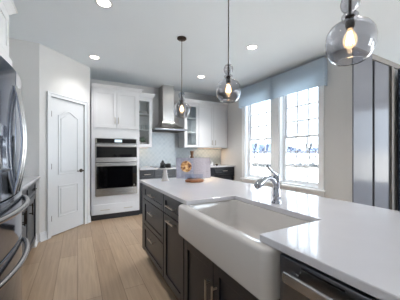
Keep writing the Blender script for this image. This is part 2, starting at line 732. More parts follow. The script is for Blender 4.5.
# ------------------------------------------------------------------ windows
SX = WX + 0.10      # inner face of lower sash
for i, (y0, y1) in enumerate(OP):
    w = bpy.data.objects.new('window_%d' % (i + 1), None)
    C.objects.link(w)
    w.location = (WX, (y0 + y1) / 2, WZ0)
    w['kind'] = 'structure'
    b = MB()        # jamb liner
    b.box(WX + 0.002, WX + WT, y0, y0 + 0.02, WZ0, WZ1)
    b.box(WX + 0.002, WX + WT, y1 - 0.02, y1, WZ0, WZ1)
    b.box(WX + 0.002, WX + WT, y0 + 0.02, y1 - 0.02, WZ1 - 0.02, WZ1)
    b.box(WX + 0.002, WX + WT, y0 + 0.02, y1 - 0.02, WZ0, WZ0 + 0.025)
    b.box(WX + 0.085, WX + 0.10, y0 + 0.02, y0 + 0.04, WZ0 + 0.025, WZ1 - 0.02)
    b.box(WX + 0.085, WX + 0.10, y1 - 0.04, y1 - 0.02, WZ0 + 0.025, WZ1 - 0.02)
    obj('window_frame', b, 'window_white', w, bevel=0.002)
    mid = 1.52
    for nm, z0, z1, sx in (('lower_sash', WZ0 + 0.027, mid + 0.02, SX), ('upper_sash', mid - 0.02, WZ1 - 0.022, SX + 0.042)):
        b = MB()
        ya, yb = y0 + 0.022, y1 - 0.022
        fw = 0.045
        b.box(sx, sx + 0.035, ya, ya + fw, z0, z1)
        b.box(sx, sx + 0.035, yb - fw, yb, z0, z1)
        b.box(sx, sx + 0.035, ya + fw, yb - fw, z0, z0 + (0.06 if nm == 'lower_sash' else 0.04))
        b.box(sx, sx + 0.035, ya + fw, yb - fw, z1 - 0.04, z1)
        s = obj(nm, b, 'window_white', w, bevel=0.002)
        g0, g1 = z0 + (0.06 if nm == 'lower_sash' else 0.04), z1 - 0.04
        b = MB()
        gw = 0.013
        for k in (1, 2):
            yy = ya + fw + (yb - ya - 2 * fw) * k / 3
            b.box(sx + 0.010, sx + 0.025, yy - gw, yy + gw, g0, g1)
            zz = g0 + (g1 - g0) * k / 3
            b.box(sx + 0.0105, sx + 0.0245, ya + fw, yb - fw, zz - gw, zz + gw)
        obj('muntin_grid', b, 'window_white', s)
        obj('pane', MB().box(sx + 0.016, sx + 0.019, ya + fw - 0.004, yb - fw + 0.004, g0 - 0.004, g1 + 0.004), 'pane', s)
b = MB()            # casing round the pair, stool and apron
b.box(WX - 0.018, WX, OP[1][0] - 0.088, OP[1][0], WZ0, 2.50)
b.box(WX - 0.018, WX, OP[0][1], OP[0][1] + 0.088, WZ0, 2.50)
b.box(WX - 0.018, WX, OP[1][1], OP[0][0], WZ0, WZ1)
b.box(WX - 0.018, WX, OP[1][0], OP[0][1], WZ1, 2.50)
struct('trim_2', b, 'window_white', bevel=0.003)
b = MB()
b.box(WX - 0.05, WX, OP[1][0] - 0.11, OP[0][1] + 0.11, WZ0 - 0.028, WZ0 - 0.001)
b.box(WX - 0.018, WX, OP[1][0] - 0.088, OP[0][1] + 0.088, WZ0 - 0.10, WZ0 - 0.028)
struct('trim_3', b, 'window_white', bevel=0.003)

# fabric valance over both windows
VX, VY0, VY1, VZ0, VZ1 = 3.295, 2.125, 4.19, 2.262, 2.685
VM = 3.185
val = thing('window_valance', 'blue-grey fabric box-pleat valance across the top of both windows', 'valance', (WX, VM, VZ0))
obj('mounting_board', MB().box(VX + 0.012, WX - 0.02, VY0 + 0.02, VY1 - 0.02, VZ1 - 0.02, VZ1 - 0.004), 'fabric', val)
for ya, yb in ((VY0, VM - 0.012), (VM + 0.012, VY1)):
    b = MB()
    n = 14
    lo, hi = [], []
    for k in range(n + 1):
        t = k / n
        y = ya + (yb - ya) * t
        x = VX - 0.003 * math.sin(t * math.pi * 3)
        lo.append((x, y))
    poly = lo + [(x + 0.010, y) for x, y in lo[::-1]]
    b.loft([[(x - (0.004 if z == VZ0 else 0), y, z) for x, y in poly] for z in (VZ0, (VZ0 + VZ1) / 2, VZ1)])
    obj('fabric_panel', b, 'fabric', val, smooth=True)
obj('pleat', MB().box(VX + 0.022, VX + 0.030, VM - 0.06, VM + 0.06, VZ0 + 0.002, VZ1 - 0.002), 'fabric', val)
for y in (VY0, VY1 - 0.01):
    obj('return_panel', MB().box(VX + 0.011, WX - 0.019, y, y + 0.010, VZ0, VZ1), 'fabric', val)

# ------------------------------------------------------------------ tall taupe panelled closet and curtain in the breakfast area
cl = thing('panelled_closet', 'tall taupe closet of glossy flat panels with dark channels, right of the window wall', 'closet', (4.0, 1.79, 0))
FC = FY(1.795)
b = MB()
b.fbox(FC, WX + 0.005, 5.2, 2.655, 2.735, 0, 0.03)
b.fbox(FC, 4.56, 4.64, 0, 2.655, 0, 0.03)
obj('frame', b, 'closet_frame', cl, bevel=0.002)
obj('channel', MB().fbox(FC, WX + 0.006, 4.56, 0.0, 2.655, -0.003, 0.002), 'gap', cl)
obj('panel', MB().fbox(FC, WX + 0.0055, 3.925, 0.01, 2.70, 0.004, 0.032), 'closet', cl, bevel=0.003)
obj('panel', MB().fbox(FC, 4.01, 4.455, 0.01, 2.645, 0.004, 0.024), 'closet', cl, bevel=0.003)
b = MB()
loop = []
n = 60
for k in range(n + 1):
    t = k / n
    loop.append((4.66 + 0.75 * t, 1.70 + 0.028 * math.sin(t * 2 * math.pi * 7)))
poly = loop + [(x, y + 0.006) for x, y in loop[::-1]]
b.loft([[(x, y, z) for x, y in poly] for z in (0.02, 2.62)])
tag(obj('curtain', b, 'navy_fabric', None, smooth=True, loc=(5.03, 1.70, 0.02)), 'dark blue pleated curtain hanging at the right edge beside the taupe panels', 'curtain')

# ------------------------------------------------------------------ oven cabinet (white, full height) and double oven
OX0, OX1, OY = 0.215, 1.068, 4.476
oc = thing('oven_cabinet', 'tall white cabinet housing the double wall oven beside the pantry door', 'cabinet', ((OX0 + OX1) / 2, 4.8, 0))
b = MB()
b.box(OX0, 0.278, OY, BY - 0.001, 0.10, 2.39)
b.box(1.028, OX1, OY, BY - 0.001, 0.10, 2.39)
b.box(0.278, 1.028, OY, BY - 0.001, 1.500, 2.39)
b.box(0.278, 1.028, OY, BY - 0.001, 0.10, 0.428)
b.box(0.278, 1.028, BY - 0.02, BY - 0.001, 0.428, 1.5)
obj('body', b, 'white', oc, bevel=0.001)
obj('toe_kick', MB().box(OX0 + 0.005, OX1, OY + 0.03, BY - 0.01, 0.0, 0.098), 'kick', oc)
FO = FY(OY)
for u0, u1, hu in ((0.245, 0.640, 0.612), (0.645, 1.040, 0.673)):
    d = shaker('door', oc, FO, u0, u1, 1.685, 2.375, 'white', 0.06)
    pull(d, FO, hu, 1.825, 0.12, True)
d = slab('drawer', oc, FO, 0.24, 1.045, 0.115, 0.285, 'white')
pull(d, FO, 0.44, 0.19, 0.16)
pull(d, FO, 0.845, 0.19, 0.16)
crown(oc, OX0, OX1, OY, 4.715, 2.3905, 2.468, right=1)

wo = thing('double_wall_oven', 'stainless double wall oven with black glass doors in the tall white cabinet', 'oven', (0.653, 4.7, 0.433))
OL, OR = 0.284, 1.022
FV = FY(OY)
obj('chassis', MB().box(OL, OR, OY + 0.001, BY - 0.06, 0.434, 1.495), 'black', wo)
obj('control_panel', MB().fbox(FV, OL, OR, 1.395, 1.494, 0, 0.022), 'steel', wo, bevel=0.002)
obj('control_glass', MB().fbox(FV, OL + 0.02, OR - 0.02, 1.405, 1.486, 0.0225, 0.025), 'black_glass', wo)
obj('display', MB().fbox(FV, 0.605, 0.735, 1.425, 1.474, 0.0255, 0.027), 'screen', wo)
for z0, z1, hz, g0, g1 in ((1.055, 1.388, 1.356, 1.140, 1.335), (0.436, 1.045, 1.008, 0.575, 0.982)):
    d = obj('oven_door', MB().fbox(FV, OL, OR, z0, z1, 0, 0.035), 'steel', wo, bevel=0.003)
    obj('glass', MB().fbox(FV, OL + 0.012, OR - 0.012, g0, g1, 0.0355, 0.039), 'black_glass', d, bevel=0.001)
    b = MB()
    b.fbox(FV, OL + 0.02, OR - 0.02, hz - 0.014, hz + 0.014, 0.075, 0.092)
    for u in (OL + 0.03, OR - 0.05):
        b.fbox(FV, u, u + 0.02, hz - 0.012, hz + 0.012, 0.035, 0.076)
    obj('handle', b, 'steel', d, bevel=0.004)
obj('badge', MB().fbox(FV, OR - 0.075, OR - 0.05, 0.60, 0.625, 0.0392, 0.0402), 'handle', wo)

# ------------------------------------------------------------------ upper cabinets on the back wall
UY = 4.79


def glass_cab(name, label, x0, x1, z0, z1, left, right, tall_crown):
    t = thing(name, label, 'cabinet', ((x0 + x1) / 2, UY + 0.16, z0))
    b = MB()
    b.box(x0, x0 + 0.018, UY + 0.001, BY - 0.001, z0, z1)
    b.box(x1 - 0.018, x1, UY + 0.001, BY - 0.001, z0, z1)
    b.box(x0 + 0.018, x1 - 0.018, UY + 0.001, BY - 0.001, z1 - 0.02, z1)
    b.box(x0 + 0.018, x1 - 0.018, UY + 0.001, BY - 0.001, z0, z0 + 0.02)
    b.box(x0 + 0.018, x1 - 0.018, BY - 0.012, BY - 0.001, z0 + 0.02, z1 - 0.02)
    obj('body', b, 'white', t, bevel=0.001)
    F = FY(UY)
    r = 0.062
    b = MB()
    a0, a1, c0, c1 = x0 + 0.004, x1 - 0.004, z0 + 0.004, z1 - 0.012
    b.fbox(F, a0, a0 + r, c0, c1, 0, 0.02)
    b.fbox(F, a1 - r, a1, c0, c1, 0, 0.02)
    b.fbox(F, a0 + r, a1 - r, c0, c0 + r, 0, 0.02)
    b.fbox(F, a0 + r, a1 - r, c1 - r, c1, 0, 0.02)
    d = obj('door', b, 'white', t, bevel=0.0015)
    obj('pane', MB().fbox(F, a0 + r, a1 - r, c0 + r, c1 - r, 0.006, 0.010), 'cab_pane', d)
    for z in (z0 + 0.36, z0 + 0.70):
        obj('shelf', MB().box(x0 + 0.019, x1 - 0.019, UY + 0.03, BY - 0.013, z, z + 0.018), 'white', t)
    crown(t, x0, x1, UY - 0.0, BY - 0.001, z1 - 0.003, tall_crown, left=left, right=right)
    return t


UZ0, UZ1 = 1.345, 2.395
glass_cab('glass_door_cabinet', 'narrow white glass-door wall cabinet left of the range hood, plant inside', 1.071, 1.415, UZ0, UZ1, 0, 1, 2.49)
glass_cab('glass_door_cabinet', 'narrow white glass-door wall cabinet right of the range hood', 2.178, 2.548, UZ0, UZ1, 1, 0, 2.478)
uc = thing('wall_cabinet', 'white two-door wall cabinet in the back corner by the windows', 'cabinet', (2.97, 4.95, UZ0))
UXE = 3.392
obj('body', MB().box(2.551, UXE, UY + 0.001, BY - 0.001, UZ0, UZ1), 'white', uc, bevel=0.001)
for u0, u1, hu in ((2.556, 2.965, 2.925), (2.97, 3.385, 3.01)):
    d = shaker('door', uc, FY(UY), u0, u1, UZ0 + 0.004, UZ1 - 0.012, 'white', 0.06)
    pull(d, FY(UY), hu, 1.47, 0.12, True)
crown(uc, 2.551, UXE, UY, BY - 0.001, UZ1 - 0.003, 2.478)

# contents of the left glass cabinet
pt = thing('potted_plant', 'small leafy green plant inside the left glass-door cabinet', 'plant', (1.243, 4.95, UZ0 + 0.02))
c0 = (1.243, 4.95, UZ0 + 0.0205)
obj('pot', MB().lathe([(0.035, 0), (0.05, 0.06), (0.055, 0.085), (0.048, 0.085), (0.044, 0.06)], c0, 16), 'ceramic', pt, smooth=True)
obj('soil', MB().lathe([(0.043, 0.062), (0.045, 0.075)], c0, 14), 'soil', pt)
b = MB()
rnd = random.Random(3)
for k in range(90):
    a = rnd.uniform(0, 6.283)
    el = rnd.uniform(0.2, 1.4)
    L = rnd.uniform(0.08, 0.165)
    base = Vector((c0[0], c0[1], c0[2] + 0.08))
    dr = Vector((math.cos(a) * math.cos(el), math.sin(a) * math.cos(el) * 0.8, math.sin(el)))
    tip = base + dr * L
    sd = dr.cross(Z).normalized() * 0.024
    mid_ = base + dr * L * 0.6 + Vector((0, 0, 0.01))
    vs = b.pts([base, mid_ + sd, tip, mid_ - sd])
    b.face(vs)
obj('foliage', b, 'leaf', pt, solid=0.001)
for k in range(5):
    q = tag(obj('plate', MB().lathe([(0.04, 0), (0.05, 0.004), (0.10, 0.016), (0.102, 0.018), (0.05, 0.008), (0.02, 0.007)], (1.243, 4.95, UZ0 + 0.7185 + 0.010 * k), 24), 'ceramic', None, smooth=True, loc=(1.243, 4.95, UZ0 + 0.7185 + 0.010 * k)), 'pale plate in the stack on the top shelf of the left glass-door cabinet', 'plate', 'plates stacked in the left glass-door cabinet')
for k, (px, py) in enumerate(((1.16, 4.93), (1.243, 4.95), (1.325, 4.93))):
    tag(obj('drinking_glass', MB().lathe([(0.025, 0), (0.032, 0.11), (0.029, 0.11), (0.022, 0.008)], (px, py, UZ0 + 0.3785), 16), 'cab_pane', None, smooth=True, loc=(px, py, UZ0 + 0.3785)),
        'clear tumbler, %s of three on the middle shelf of the left glass-door cabinet' % ('left', 'centre', 'right')[k], 'glass', 'tumblers on the middle shelf')

# ------------------------------------------------------------------ range hood
hd = thing('range_hood', 'stainless chimney range hood with flared canopy between the glass-door cabinets', 'hood', (1.797, 4.9, 1.69))
HC = 1.797
obj('chimney', MB().box(HC - 0.13, HC + 0.13, 4.80, BY - 0.001, 1.93, CEIL - 0.001), 'steel', hd, bevel=0.002)
b = MB()
loops = []
for t in [i / 10 for i in range(11)]:
    w = 0.135 + (0.372 - 0.135) * (1 - math.sin(t * math.pi / 2)) ** 1.15
    y0 = 4.795 - (4.795 - 4.595) * (1 - math.sin(t * math.pi / 2)) ** 1.15
    z = 1.745 + 0.20 * t
    loops.append([(HC - w, y0, z), (HC + w, y0, z), (HC + w, BY - 0.001, z), (HC - w, BY - 0.001, z)])
b.loft(loops)
obj('canopy', b, 'steel', hd, smooth=True)
obj('rim', MB().box(HC - 0.376, HC + 0.376, 4.59, BY - 0.001, 1.715, 1.744), 'steel_appliance', hd, bevel=0.003)
obj('filter', MB().box(HC - 0.33, HC + 0.33, 4.63, BY - 0.05, 1.706, 1.714), 'gap', hd)

# backsplash tile
b = MB()
b.box(OX1 + 0.002, WX - 0.001, BY - 0.010, BY - 0.0005, 0.916, UZ0 - 0.001)
b.box(1.417, 2.176, BY - 0.010, BY - 0.0005, UZ0 - 0.001, 1.693)
struct('wall_back_tile', b, 'tile')
ot = thing('wall_outlet', 'white double outlet on the tiled wall behind the cookbook', 'outlet', (2.50, BY - 0.011, 1.10))
obj('cover_plate', MB().box(2.463, 2.537, BY - 0.016, BY - 0.0105, 1.04, 1.16), 'trim', ot, bevel=0.002)
for z in (1.075, 1.125):
    obj('socket', MB().box(2.484, 2.516, BY - 0.0175, BY - 0.0155, z - 0.016, z + 0.016), 'white', ot, bevel=0.002)

# ------------------------------------------------------------------ base cabinets on the back wall
BF = 4.49
units = [
    (1.074, 1.372, 'dark navy base cabinet beside the oven tower', 1),
    (1.374, 2.222, 'dark navy base cabinet under the cooktop', 2),
    (2.224, 2.80, 'dark navy base cabinet behind the cookbook', 1),
    (2.802, 3.385, 'dark navy base cabinet in the back corner under the windows', 1),
]
for x0, x1, lab, nd in units:
    t = thing('base_cabinet', lab, 'cabinet', ((x0 + x1) / 2, 4.8, 0), 'base cabinets along the back wall')
    obj('body', MB().box(x0, x1, BF, BY - 0.012, 0.10, 0.883), 'navy', t)
    obj('toe_kick', MB().box(x0, x1, BF + 0.06, BY - 0.02, 0, 0.099), 'kick', t)
    F = FY(BF)
    w = (x1 - x0) / nd
    for k in range(nd):
        u0, u1 = x0 + w * k + 0.004, x0 + w * (k + 1) - 0.004
        d = shaker('drawer', t, F, u0, u1, 0.715, 0.872, 'navy', 0.04)
        pull(d, F, (u0 + u1) / 2, 0.793, 0.13)
        d = shaker('door', t, F, u0, u1, 0.115, 0.705, 'navy')
        pull(d, F, u1 - 0.03, 0.60, 0.13, True)
tag(obj('countertop', MB().box(OX1 + 0.003, WX - 0.002, 4.445, BY - 0.011, 0.885, 0.915), 'quartz', None, bevel=0.003, loc=(2.2, 4.8, 0.885)), 'white quartz counter running along the back wall under the hood', 'countertop')
ck = thing('cooktop', 'slim black glass cooktop set into the back counter under the hood', 'cooktop', (1.797, 4.78, 0.915))
obj('glass_top', MB().box(1.44, 2.155, 4.52, 5.03, 0.9155, 0.924), 'black_glass', ck, bevel=0.002)
for x in (1.62, 1.98):
    for y in (4.66, 4.90):
        obj('burner_ring', MB().lathe([(0.07, 0.9242), (0.085, 0.9246), (0.085, 0.9250), (0.07, 0.9250)], (x, y, 0), 24), 'bronze', ck)

# things on the back counter
pm = thing('pepper_mill', 'turned brown wooden pepper mill standing on back counter behind the cookbook', 'mill', (2.335, 4.70, 0.9155))
q = (2.335, 4.70, 0.9155)
obj('body', MB().lathe([(0.045, 0), (0.047, 0.02), (0.036, 0.06), (0.030, 0.12), (0.034, 0.17), (0.044, 0.20), (0.044, 0.215), (0.030, 0.235)], q, 20), 'dark_wood', pm, smooth=True)
obj('cap', MB().lathe([(0.030, 0.236), (0.032, 0.26), (0.036, 0.29), (0.044, 0.325), (0.044, 0.345), (0.030, 0.352)], q, 20), 'dark_wood', pm, smooth=True)
cn = thing('canister', 'small white canister on the back counter near the corner', 'canister', (2.86, 4.70, 0.9155))
q = (2.86, 4.70, 0.9155)
obj('body', MB().lathe([(0.035, 0), (0.042, 0.005), (0.042, 0.07), (0.038, 0.075)], q, 18), 'trim', cn, smooth=True)
obj('lid', MB().lathe([(0.038, 0.0755), (0.041, 0.080), (0.012, 0.088), (0.010, 0.098)], q, 18), 'trim', cn, smooth=True)
q = (3.02, 4.70, 0.9155)
tag(obj('bowl', MB().lathe([(0.018, 0), (0.022, 0.004), (0.034, 0.030), (0.031, 0.030), (0.018, 0.008)], q, 18), 'bronze', None, smooth=True, loc=q), 'tiny dark bowl beside the white canister on the back counter', 'bowl')

# under-cabinet lights
for x0, x1, lab in ((1.12, 1.38, 'warm strip light under the left glass-door cabinet'), (2.62, 3.34, 'warm strip light under the corner wall cabinet')):
    t = thing('cabinet_strip_light', lab, 'light', ((x0 + x1) / 2, 4.98, UZ0 - 0.001))
    obj('housing', MB().box(x0, x1, 4.965, 5.0, UZ0 - 0.014, UZ0 - 0.001), 'white', t)
    obj('lens', MB().box(x0 + 0.01, x1 - 0.01, 4.97, 4.995, UZ0 - 0.016, UZ0 - 0.0145), 'strip', t)
    area('strip_beam', ((x0 + x1) / 2, 4.983, UZ0 - 0.02), (0, 0, 0), x1 - x0 - 0.04, 0.02, 1.1 * (x1 - x0) / 0.72, (1.0, 0.72, 0.45))

# ------------------------------------------------------------------ refrigerator
FRX, FY0, FY1, FZ = -0.355, 1.405, 2.335, 1.775


def fx(y, off=0.0):
    s = (y - (FY0 + FY1) / 2) / ((FY1 - FY0) / 2)
    return FRX - 0.048 * s * s + off


def bowed(y0, y1, z0, z1, back=-0.47, n=10, off=0.0):
    ys = [y0 + (y1 - y0) * k / n for k in range(n + 1)]
    poly = [(fx(y, off), y) for y in ys] + [(back, y1), (back, y0)]
    return MB().loft([[(x, y, z) for x, y in poly] for z in (z0, z1)])


fr = thing('refrigerator', 'stainless french-door refrigerator with bowed handles at the left edge', 'refrigerator', (-0.78, 1.87, 0))
obj('cabinet', MB().box(-1.10, -0.475, FY0, FY1, 0.03, FZ - 0.02), 'steel_side', fr, bevel=0.004)
obj('base_grille', MB().box(-1.05, -0.46, FY0 + 0.02, FY1 - 0.02, 0.0, 0.045), 'black', fr)
FM = 1.868
for nm, y0, y1, hy in (('door', FY0, FM - 0.003, FM - 0.035), ('door', FM + 0.003, FY1, FM + 0.035)):
    d = obj(nm, bowed(y0, y1, 0.968, FZ), 'steel_dark', fr, smooth=True, bevel=0.006)
    pts, rs = [], []
    for k in range(17):
        t = k / 16
        z = 0.985 + (1.665 - 0.985) * t
        pts.append((fx(hy, 0.004 + 0.040 * math.sin(math.pi * t) ** 0.9), hy, z))
        rs.append(0.0115)
    obj('handle', MB().tube(pts, rs, 12), 'steel', d, smooth=True)
    if hy < FM:
        ds = obj('dispenser', MB().box(fx(1.58, -0.012), fx(1.58, 0.006), 1.50, 1.70, 1.13, 1.40), 'black_glass', d, bevel=0.004)
        obj('control_strip', MB().box(fx(1.58, 0.0062), fx(1.58, 0.012), 1.505, 1.695, 1.33, 1.395), 'steel_dark', ds, bevel=0.002)
        obj('drip_tray', MB().box(fx(1.58, 0.0062), fx(1.58, 0.03), 1.515, 1.685, 1.135, 1.15), 'steel_dark', ds, bevel=0.002)
for z0, z1, hz in ((0.640, 0.960, 0.885), (0.055, 0.632, 0.545)):
    d = obj('drawer', bowed(FY0, FY1, z0, z1), 'steel_dark', fr, smooth=True, bevel=0.006)
    pts = []
    for k in range(25):
        t = k / 24
        y = FY0 + 0.04 + (FY1 - FY0 - 0.10) * t
        pts.append((fx(y, 0.004 + 0.040 * math.sin(math.pi * t) ** 0.55), y, hz))
    obj('handle', MB().tube(pts, 0.017, 12), 'steel', d, smooth=True)
obj('hinge_cover', MB().box(-0.50, -0.42, FY1 - 0.09, FY1 - 0.02, FZ + 0.001, FZ + 0.018), 'steel_side', fr, bevel=0.004)

fc = thing('fridge_top_cabinet', 'white cabinet mounted above the refrigerator at top left', 'cabinet', (-0.8, 1.95, 1.86))
FCX = -0.515
obj('body', MB().box(-1.118, FCX - 0.022, 1.40, 2.484, 2.06, 2.42), 'white', fc, bevel=0.001)
for u0, u1, hu in ((1.405, 1.938, 1.90), (1.944, 2.480, 1.98)):
    d = shaker('door', fc, FXp(FCX - 0.0215), u0, u1, 2.062, 2.40, 'white', 0.06)
    pull(d, FXp(FCX - 0.0215), hu, 2.14, 0.10, True)
obj('light_rail', MB().loft([[(-1.118, 1.40, z), (FCX - 0.0005 + o, 1.40, z), (FCX - 0.0005 + o, 2.485 + o, z), (-1.118, 2.485 + o, z)] for z, o in ((1.855, 0.016), (2.03, 0.016), (2.058, 0.0))]), 'white', fc)
crown(fc, -1.118, FCX - 0.021, 1.40, 2.484, 2.405, 2.49, right=1, axis='x')

struct('wall_corner_stub', MB().box(-1.119, -0.50, 3.604, AY - 0.001, 0, 0.884), 'wall')
baseboard('baseboard_left', FXp(-0.50), 3.604, AY - 0.001)

# left wall base cabinets beyond the refrigerator
for y0, y1, lab in ((2.37, 3.095, 'dark navy base cabinet against the refrigerator on the left wall'), (3.098, 3.60, 'dark navy base cabinet next to the pantry corner on the left wall')):
    t = thing('base_cabinet', lab, 'cabinet', (-0.8, (y0 + y1) / 2, 0), 'base cabinets on the left wall')
    obj('body', MB().box(-1.118, -0.496, y0, y1, 0.10, 0.883), 'navy', t)
    obj('toe_kick', MB().box(-1.10, -0.56, y0, y1, 0, 0.099), 'kick', t)
    F = FXp(-0.496)
    d = shaker('drawer', t, F, y0 + 0.004, y1 - 0.004, 0.715, 0.872, 'navy', 0.04)
    pull(d, F, (y0 + y1) / 2, 0.793, 0.14, m='bronze')
    ym = (y0 + y1) / 2
    if y1 - y0 > 0.6:
        for u0, u1, hu in ((y0 + 0.004, ym - 0.002, ym - 0.035), (ym + 0.002, y1 - 0.004, ym + 0.035)):
            d = shaker('door', t, F, u0, u1, 0.115, 0.705, 'navy')
            pull(d, F, hu, 0.60, 0.13, True, m='bronze')
    else:
        d = shaker('door', t, F, y0 + 0.004, y1 - 0.004, 0.115, 0.705, 'navy')
        pull(d, F, y0 + 0.035, 0.60, 0.13, True, m='bronze')
tag(obj('countertop', MB().box(-1.118, -0.452, 2.36, AY - 0.001, 0.885, 0.915), 'quartz', None, bevel=0.003, loc=(-0.8, 3.1, 0.885)), 'short white quartz counter beyond the refrigerator on the left wall', 'countertop')

# ------------------------------------------------------------------ island
IX = 0.690           # body front, doors stand 2 cm proud
IE = 2.665           # far end
FI = FXm(IX)
IB = 1.30


def island_unit(label, y0, y1, top=0.883):
    t = thing('base_cabinet', label, 'cabinet', (1.0, (y0 + y1) / 2, 0), 'island base cabinets')
    obj('body', MB().box(IX, IB, y0, y1, 0.115, top), 'navy', t)
    obj('toe_kick', MB().box(IX + 0.055, IB - 0.02, y0, y1 - (0.05 if y1 > 2.6 else 0), 0, 0.114), 'kick', t)
    return t


t = island_unit('dark island cabinet with three stacked drawers at the far end', 1.920, IE - 0.02)
for v0, v1, pv in ((0.715, 0.872, 0.797), (0.428, 0.705, 0.615), (0.128, 0.418, 0.345)):
    d = shaker('drawer', t, FI, 1.926, IE - 0.075, v0, v1, 'navy', 0.045)
    pull(d, FI, 2.245, pv, 0.17)
obj('filler_stile', MB().fbox(FI, IE - 0.070, IE - 0.02, 0.115, 0.883, 0.0, 0.019), 'navy', t)
obj('end_panel', MB().box(IX - 0.02, IB, IE - 0.018, IE, 0.115, 0.883), 'navy', t, bevel=0.002)
t = island_unit('dark island cabinet with one drawer over a pull-out door, left of the sink', 1.482, 1.918)
d = shaker('drawer', t, FI, 1.486, 1.914, 0.715, 0.872, 'navy', 0.045)
pull(d, FI, 1.70, 0.797, 0.17)
d = shaker('door', t, FI, 1.486, 1.914, 0.128, 0.705, 'navy')
pull(d, FI, 1.70, 0.672, 0.17)
t = island_unit('dark island sink cabinet with two doors under the apron sink', 0.612, 1.480, 0.670)
obj('side_rail', MB().box(IX - 0.018, IB, 1.450, 1.480, 0.671, 0.883), 'navy', t)
for u0, u1, hu in ((0.616, 1.079, 1.045), (1.083, 1.476, 1.118)):
    d = shaker('door', t, FI, u0, u1, 0.128, 0.625, 'navy')
    pull(d, FI, hu, 0.44, 0.15, True)
obj('back_panel', MB().box(IB + 0.001, IB + 0.02, 0.612, 1.480, 0.0, 0.883), 'navy', t)

dw = thing('dishwasher', 'stainless dishwasher with wide bar handle in the island right of the sink', 'dishwasher', (1.0, 0.31, 0))
obj('tub', MB().box(IX, IB - 0.03, 0.008, 0.602, 0.10, 0.866), 'black', dw)
obj('toe_kick', MB().box(IX + 0.05, IB - 0.1, 0.01, 0.60, 0, 0.099), 'kick', dw)
d = obj('door', MB().fbox(FI, 0.010, 0.592, 0.115, 0.870, 0.001, 0.035), 'steel_appliance', dw, bevel=0.004)
b = MB()
for u in (0.075, 0.505):
    b.fbox(FI, u, u + 0.025, 0.808, 0.836, 0.035, 0.068)
b.fbox(FI, 0.06, 0.541, 0.803, 0.841, 0.067, 0.082)
obj('handle', b, 'steel', d, bevel=0.006, bseg=3)
obj('vent_slot', MB().fbox(FI, 0.36, 0.50, 0.853, 0.858, 0.0352, 0.0365), 'black', d)
b = MB()
b.box(IX - 0.02, IB, -0.02, 0.0, 0.0, 0.883)
tag(obj('island_end_panel', b, 'navy', None, loc=(1.0, -0.01, 0)), 'dark panel closing the near end of the island beside the dishwasher', 'panel')

# countertop with the cut-out for the apron sink
NY0, NY1, NX = 0.685, 1.378, 1.045
CX0, CX1, CY0, CY1 = 0.642, 1.579, -0.05, 2.705
poly = [(CX0, CY0), (CX1, CY0), (CX1, CY1), (CX0, CY1), (CX0, NY1), (NX, NY1), (NX, NY0), (CX0, NY0)]
b = MB()
FT = (Vector((0, 0, 0)), X, Y, Z)
# two-part footprint: full strip at the back + two arms (single outline kept as one polygon)
b.prism(FT, poly, 0.885, 0.915)
tag(obj('countertop', b, 'quartz', None, bevel=0.004, loc=(1.1, 1.3, 0.885)), 'large white quartz island top notched round the apron sink', 'countertop')


def rrect(x0, x1, y0, y1, r, z, k=6):
    pts = []
    for cx, cy, a0 in ((x1 - r, y1 - r, 0), (x0 + r, y1 - r, 90), (x0 + r, y0 + r, 180), (x1 - r, y0 + r, 270)):
        for i in range(k + 1):
            a = R(a0 + 90 * i / k)
            pts.append((cx + r * math.cos(a), cy + r * math.sin(a), z))
    return pts


SXa, SXb, SYa, SYb, SZ0, SZ1 = 0.600, 1.095, 0.606, 1.447, 0.676, 0.8845
loops = []
for ins, z in ((0.022, SZ0), (0.010, SZ0 + 0.003), (0.003, SZ0 + 0.010), (0.0, SZ0 + 0.022), (0.0, SZ1 - 0.020), (0.002, SZ1 - 0.011), (0.007, SZ1 - 0.004), (0.013, SZ1 - 0.001), (0.020, SZ1)):
    loops.append(rrect(SXa + ins, SXb - ins, SYa + ins, SYb - ins, max(0.016, 0.040 - ins * 0.6), z))
ia, ib, ja, jb = 0.652, 1.040, 0.680, 1.383
for ins, z in ((0.0, SZ1), (0.006, SZ1 - 0.002), (0.010, SZ1 - 0.012), (0.016, 0.76), (0.022, 0.730), (0.034, 0.712), (0.055, 0.704), (0.075, 0.702)):
    loops.append(rrect(ia + ins - 0.01, ib - ins + 0.01, ja + ins - 0.01, jb - ins + 0.01, 0.035 + 0.02, z))
sk = thing('farmhouse_sink', 'white fireclay farmhouse sink with deep apron front set in the island', 'sink', (0.85, 1.03, SZ0))
obj('basin', MB().loft(loops), 'fireclay', sk, smooth=True)
obj('drain', MB().lathe([(0.045, 0.7025), (0.045, 0.7045), (0.030, 0.7045), (0.028, 0.7035)], (0.86, 1.03, 0), 24), 'chrome', sk, smooth=True)

# faucet
fa = thing('kitchen_faucet', 'chrome single-lever pull-out faucet standing behind the sink', 'faucet', (1.125, 1.040, 0.915))
fxx, fyy = 1.125, 1.040
obj('body', MB().lathe([(0.031, 0.9155), (0.031, 0.922), (0.025, 0.930), (0.022, 0.945), (0.026, 0.955), (0.026, 0.968), (0.022, 0.978), (0.021, 1.03), (0.024, 1.05), (0.025, 1.075), (0.020, 1.092), (0.008, 1.098)], (fxx, fyy, 0), 22), 'chrome', fa, smooth=True)
sp = [(fxx, 1.000), (fxx - 0.012, 1.040), (fxx - 0.032, 1.068), (fxx - 0.062, 1.082), (fxx - 0.095, 1.078), (fxx - 0.122, 1.064)]
obj('spout', MB().tube([(x, fyy, z) for x, z in sp], [0.016, 0.016, 0.016, 0.015, 0.016, 0.019], 14), 'chrome', fa, smooth=True)
hd_ = [(fxx - 0.120, 1.066), (fxx - 0.140, 1.056), (fxx - 0.165, 1.041), (fxx - 0.176, 1.033)]
obj('spray_head', MB().tube([(x, fyy, z) for x, z in hd_], [0.019, 0.024, 0.024, 0.018], 14), 'chrome', fa, smooth=True)
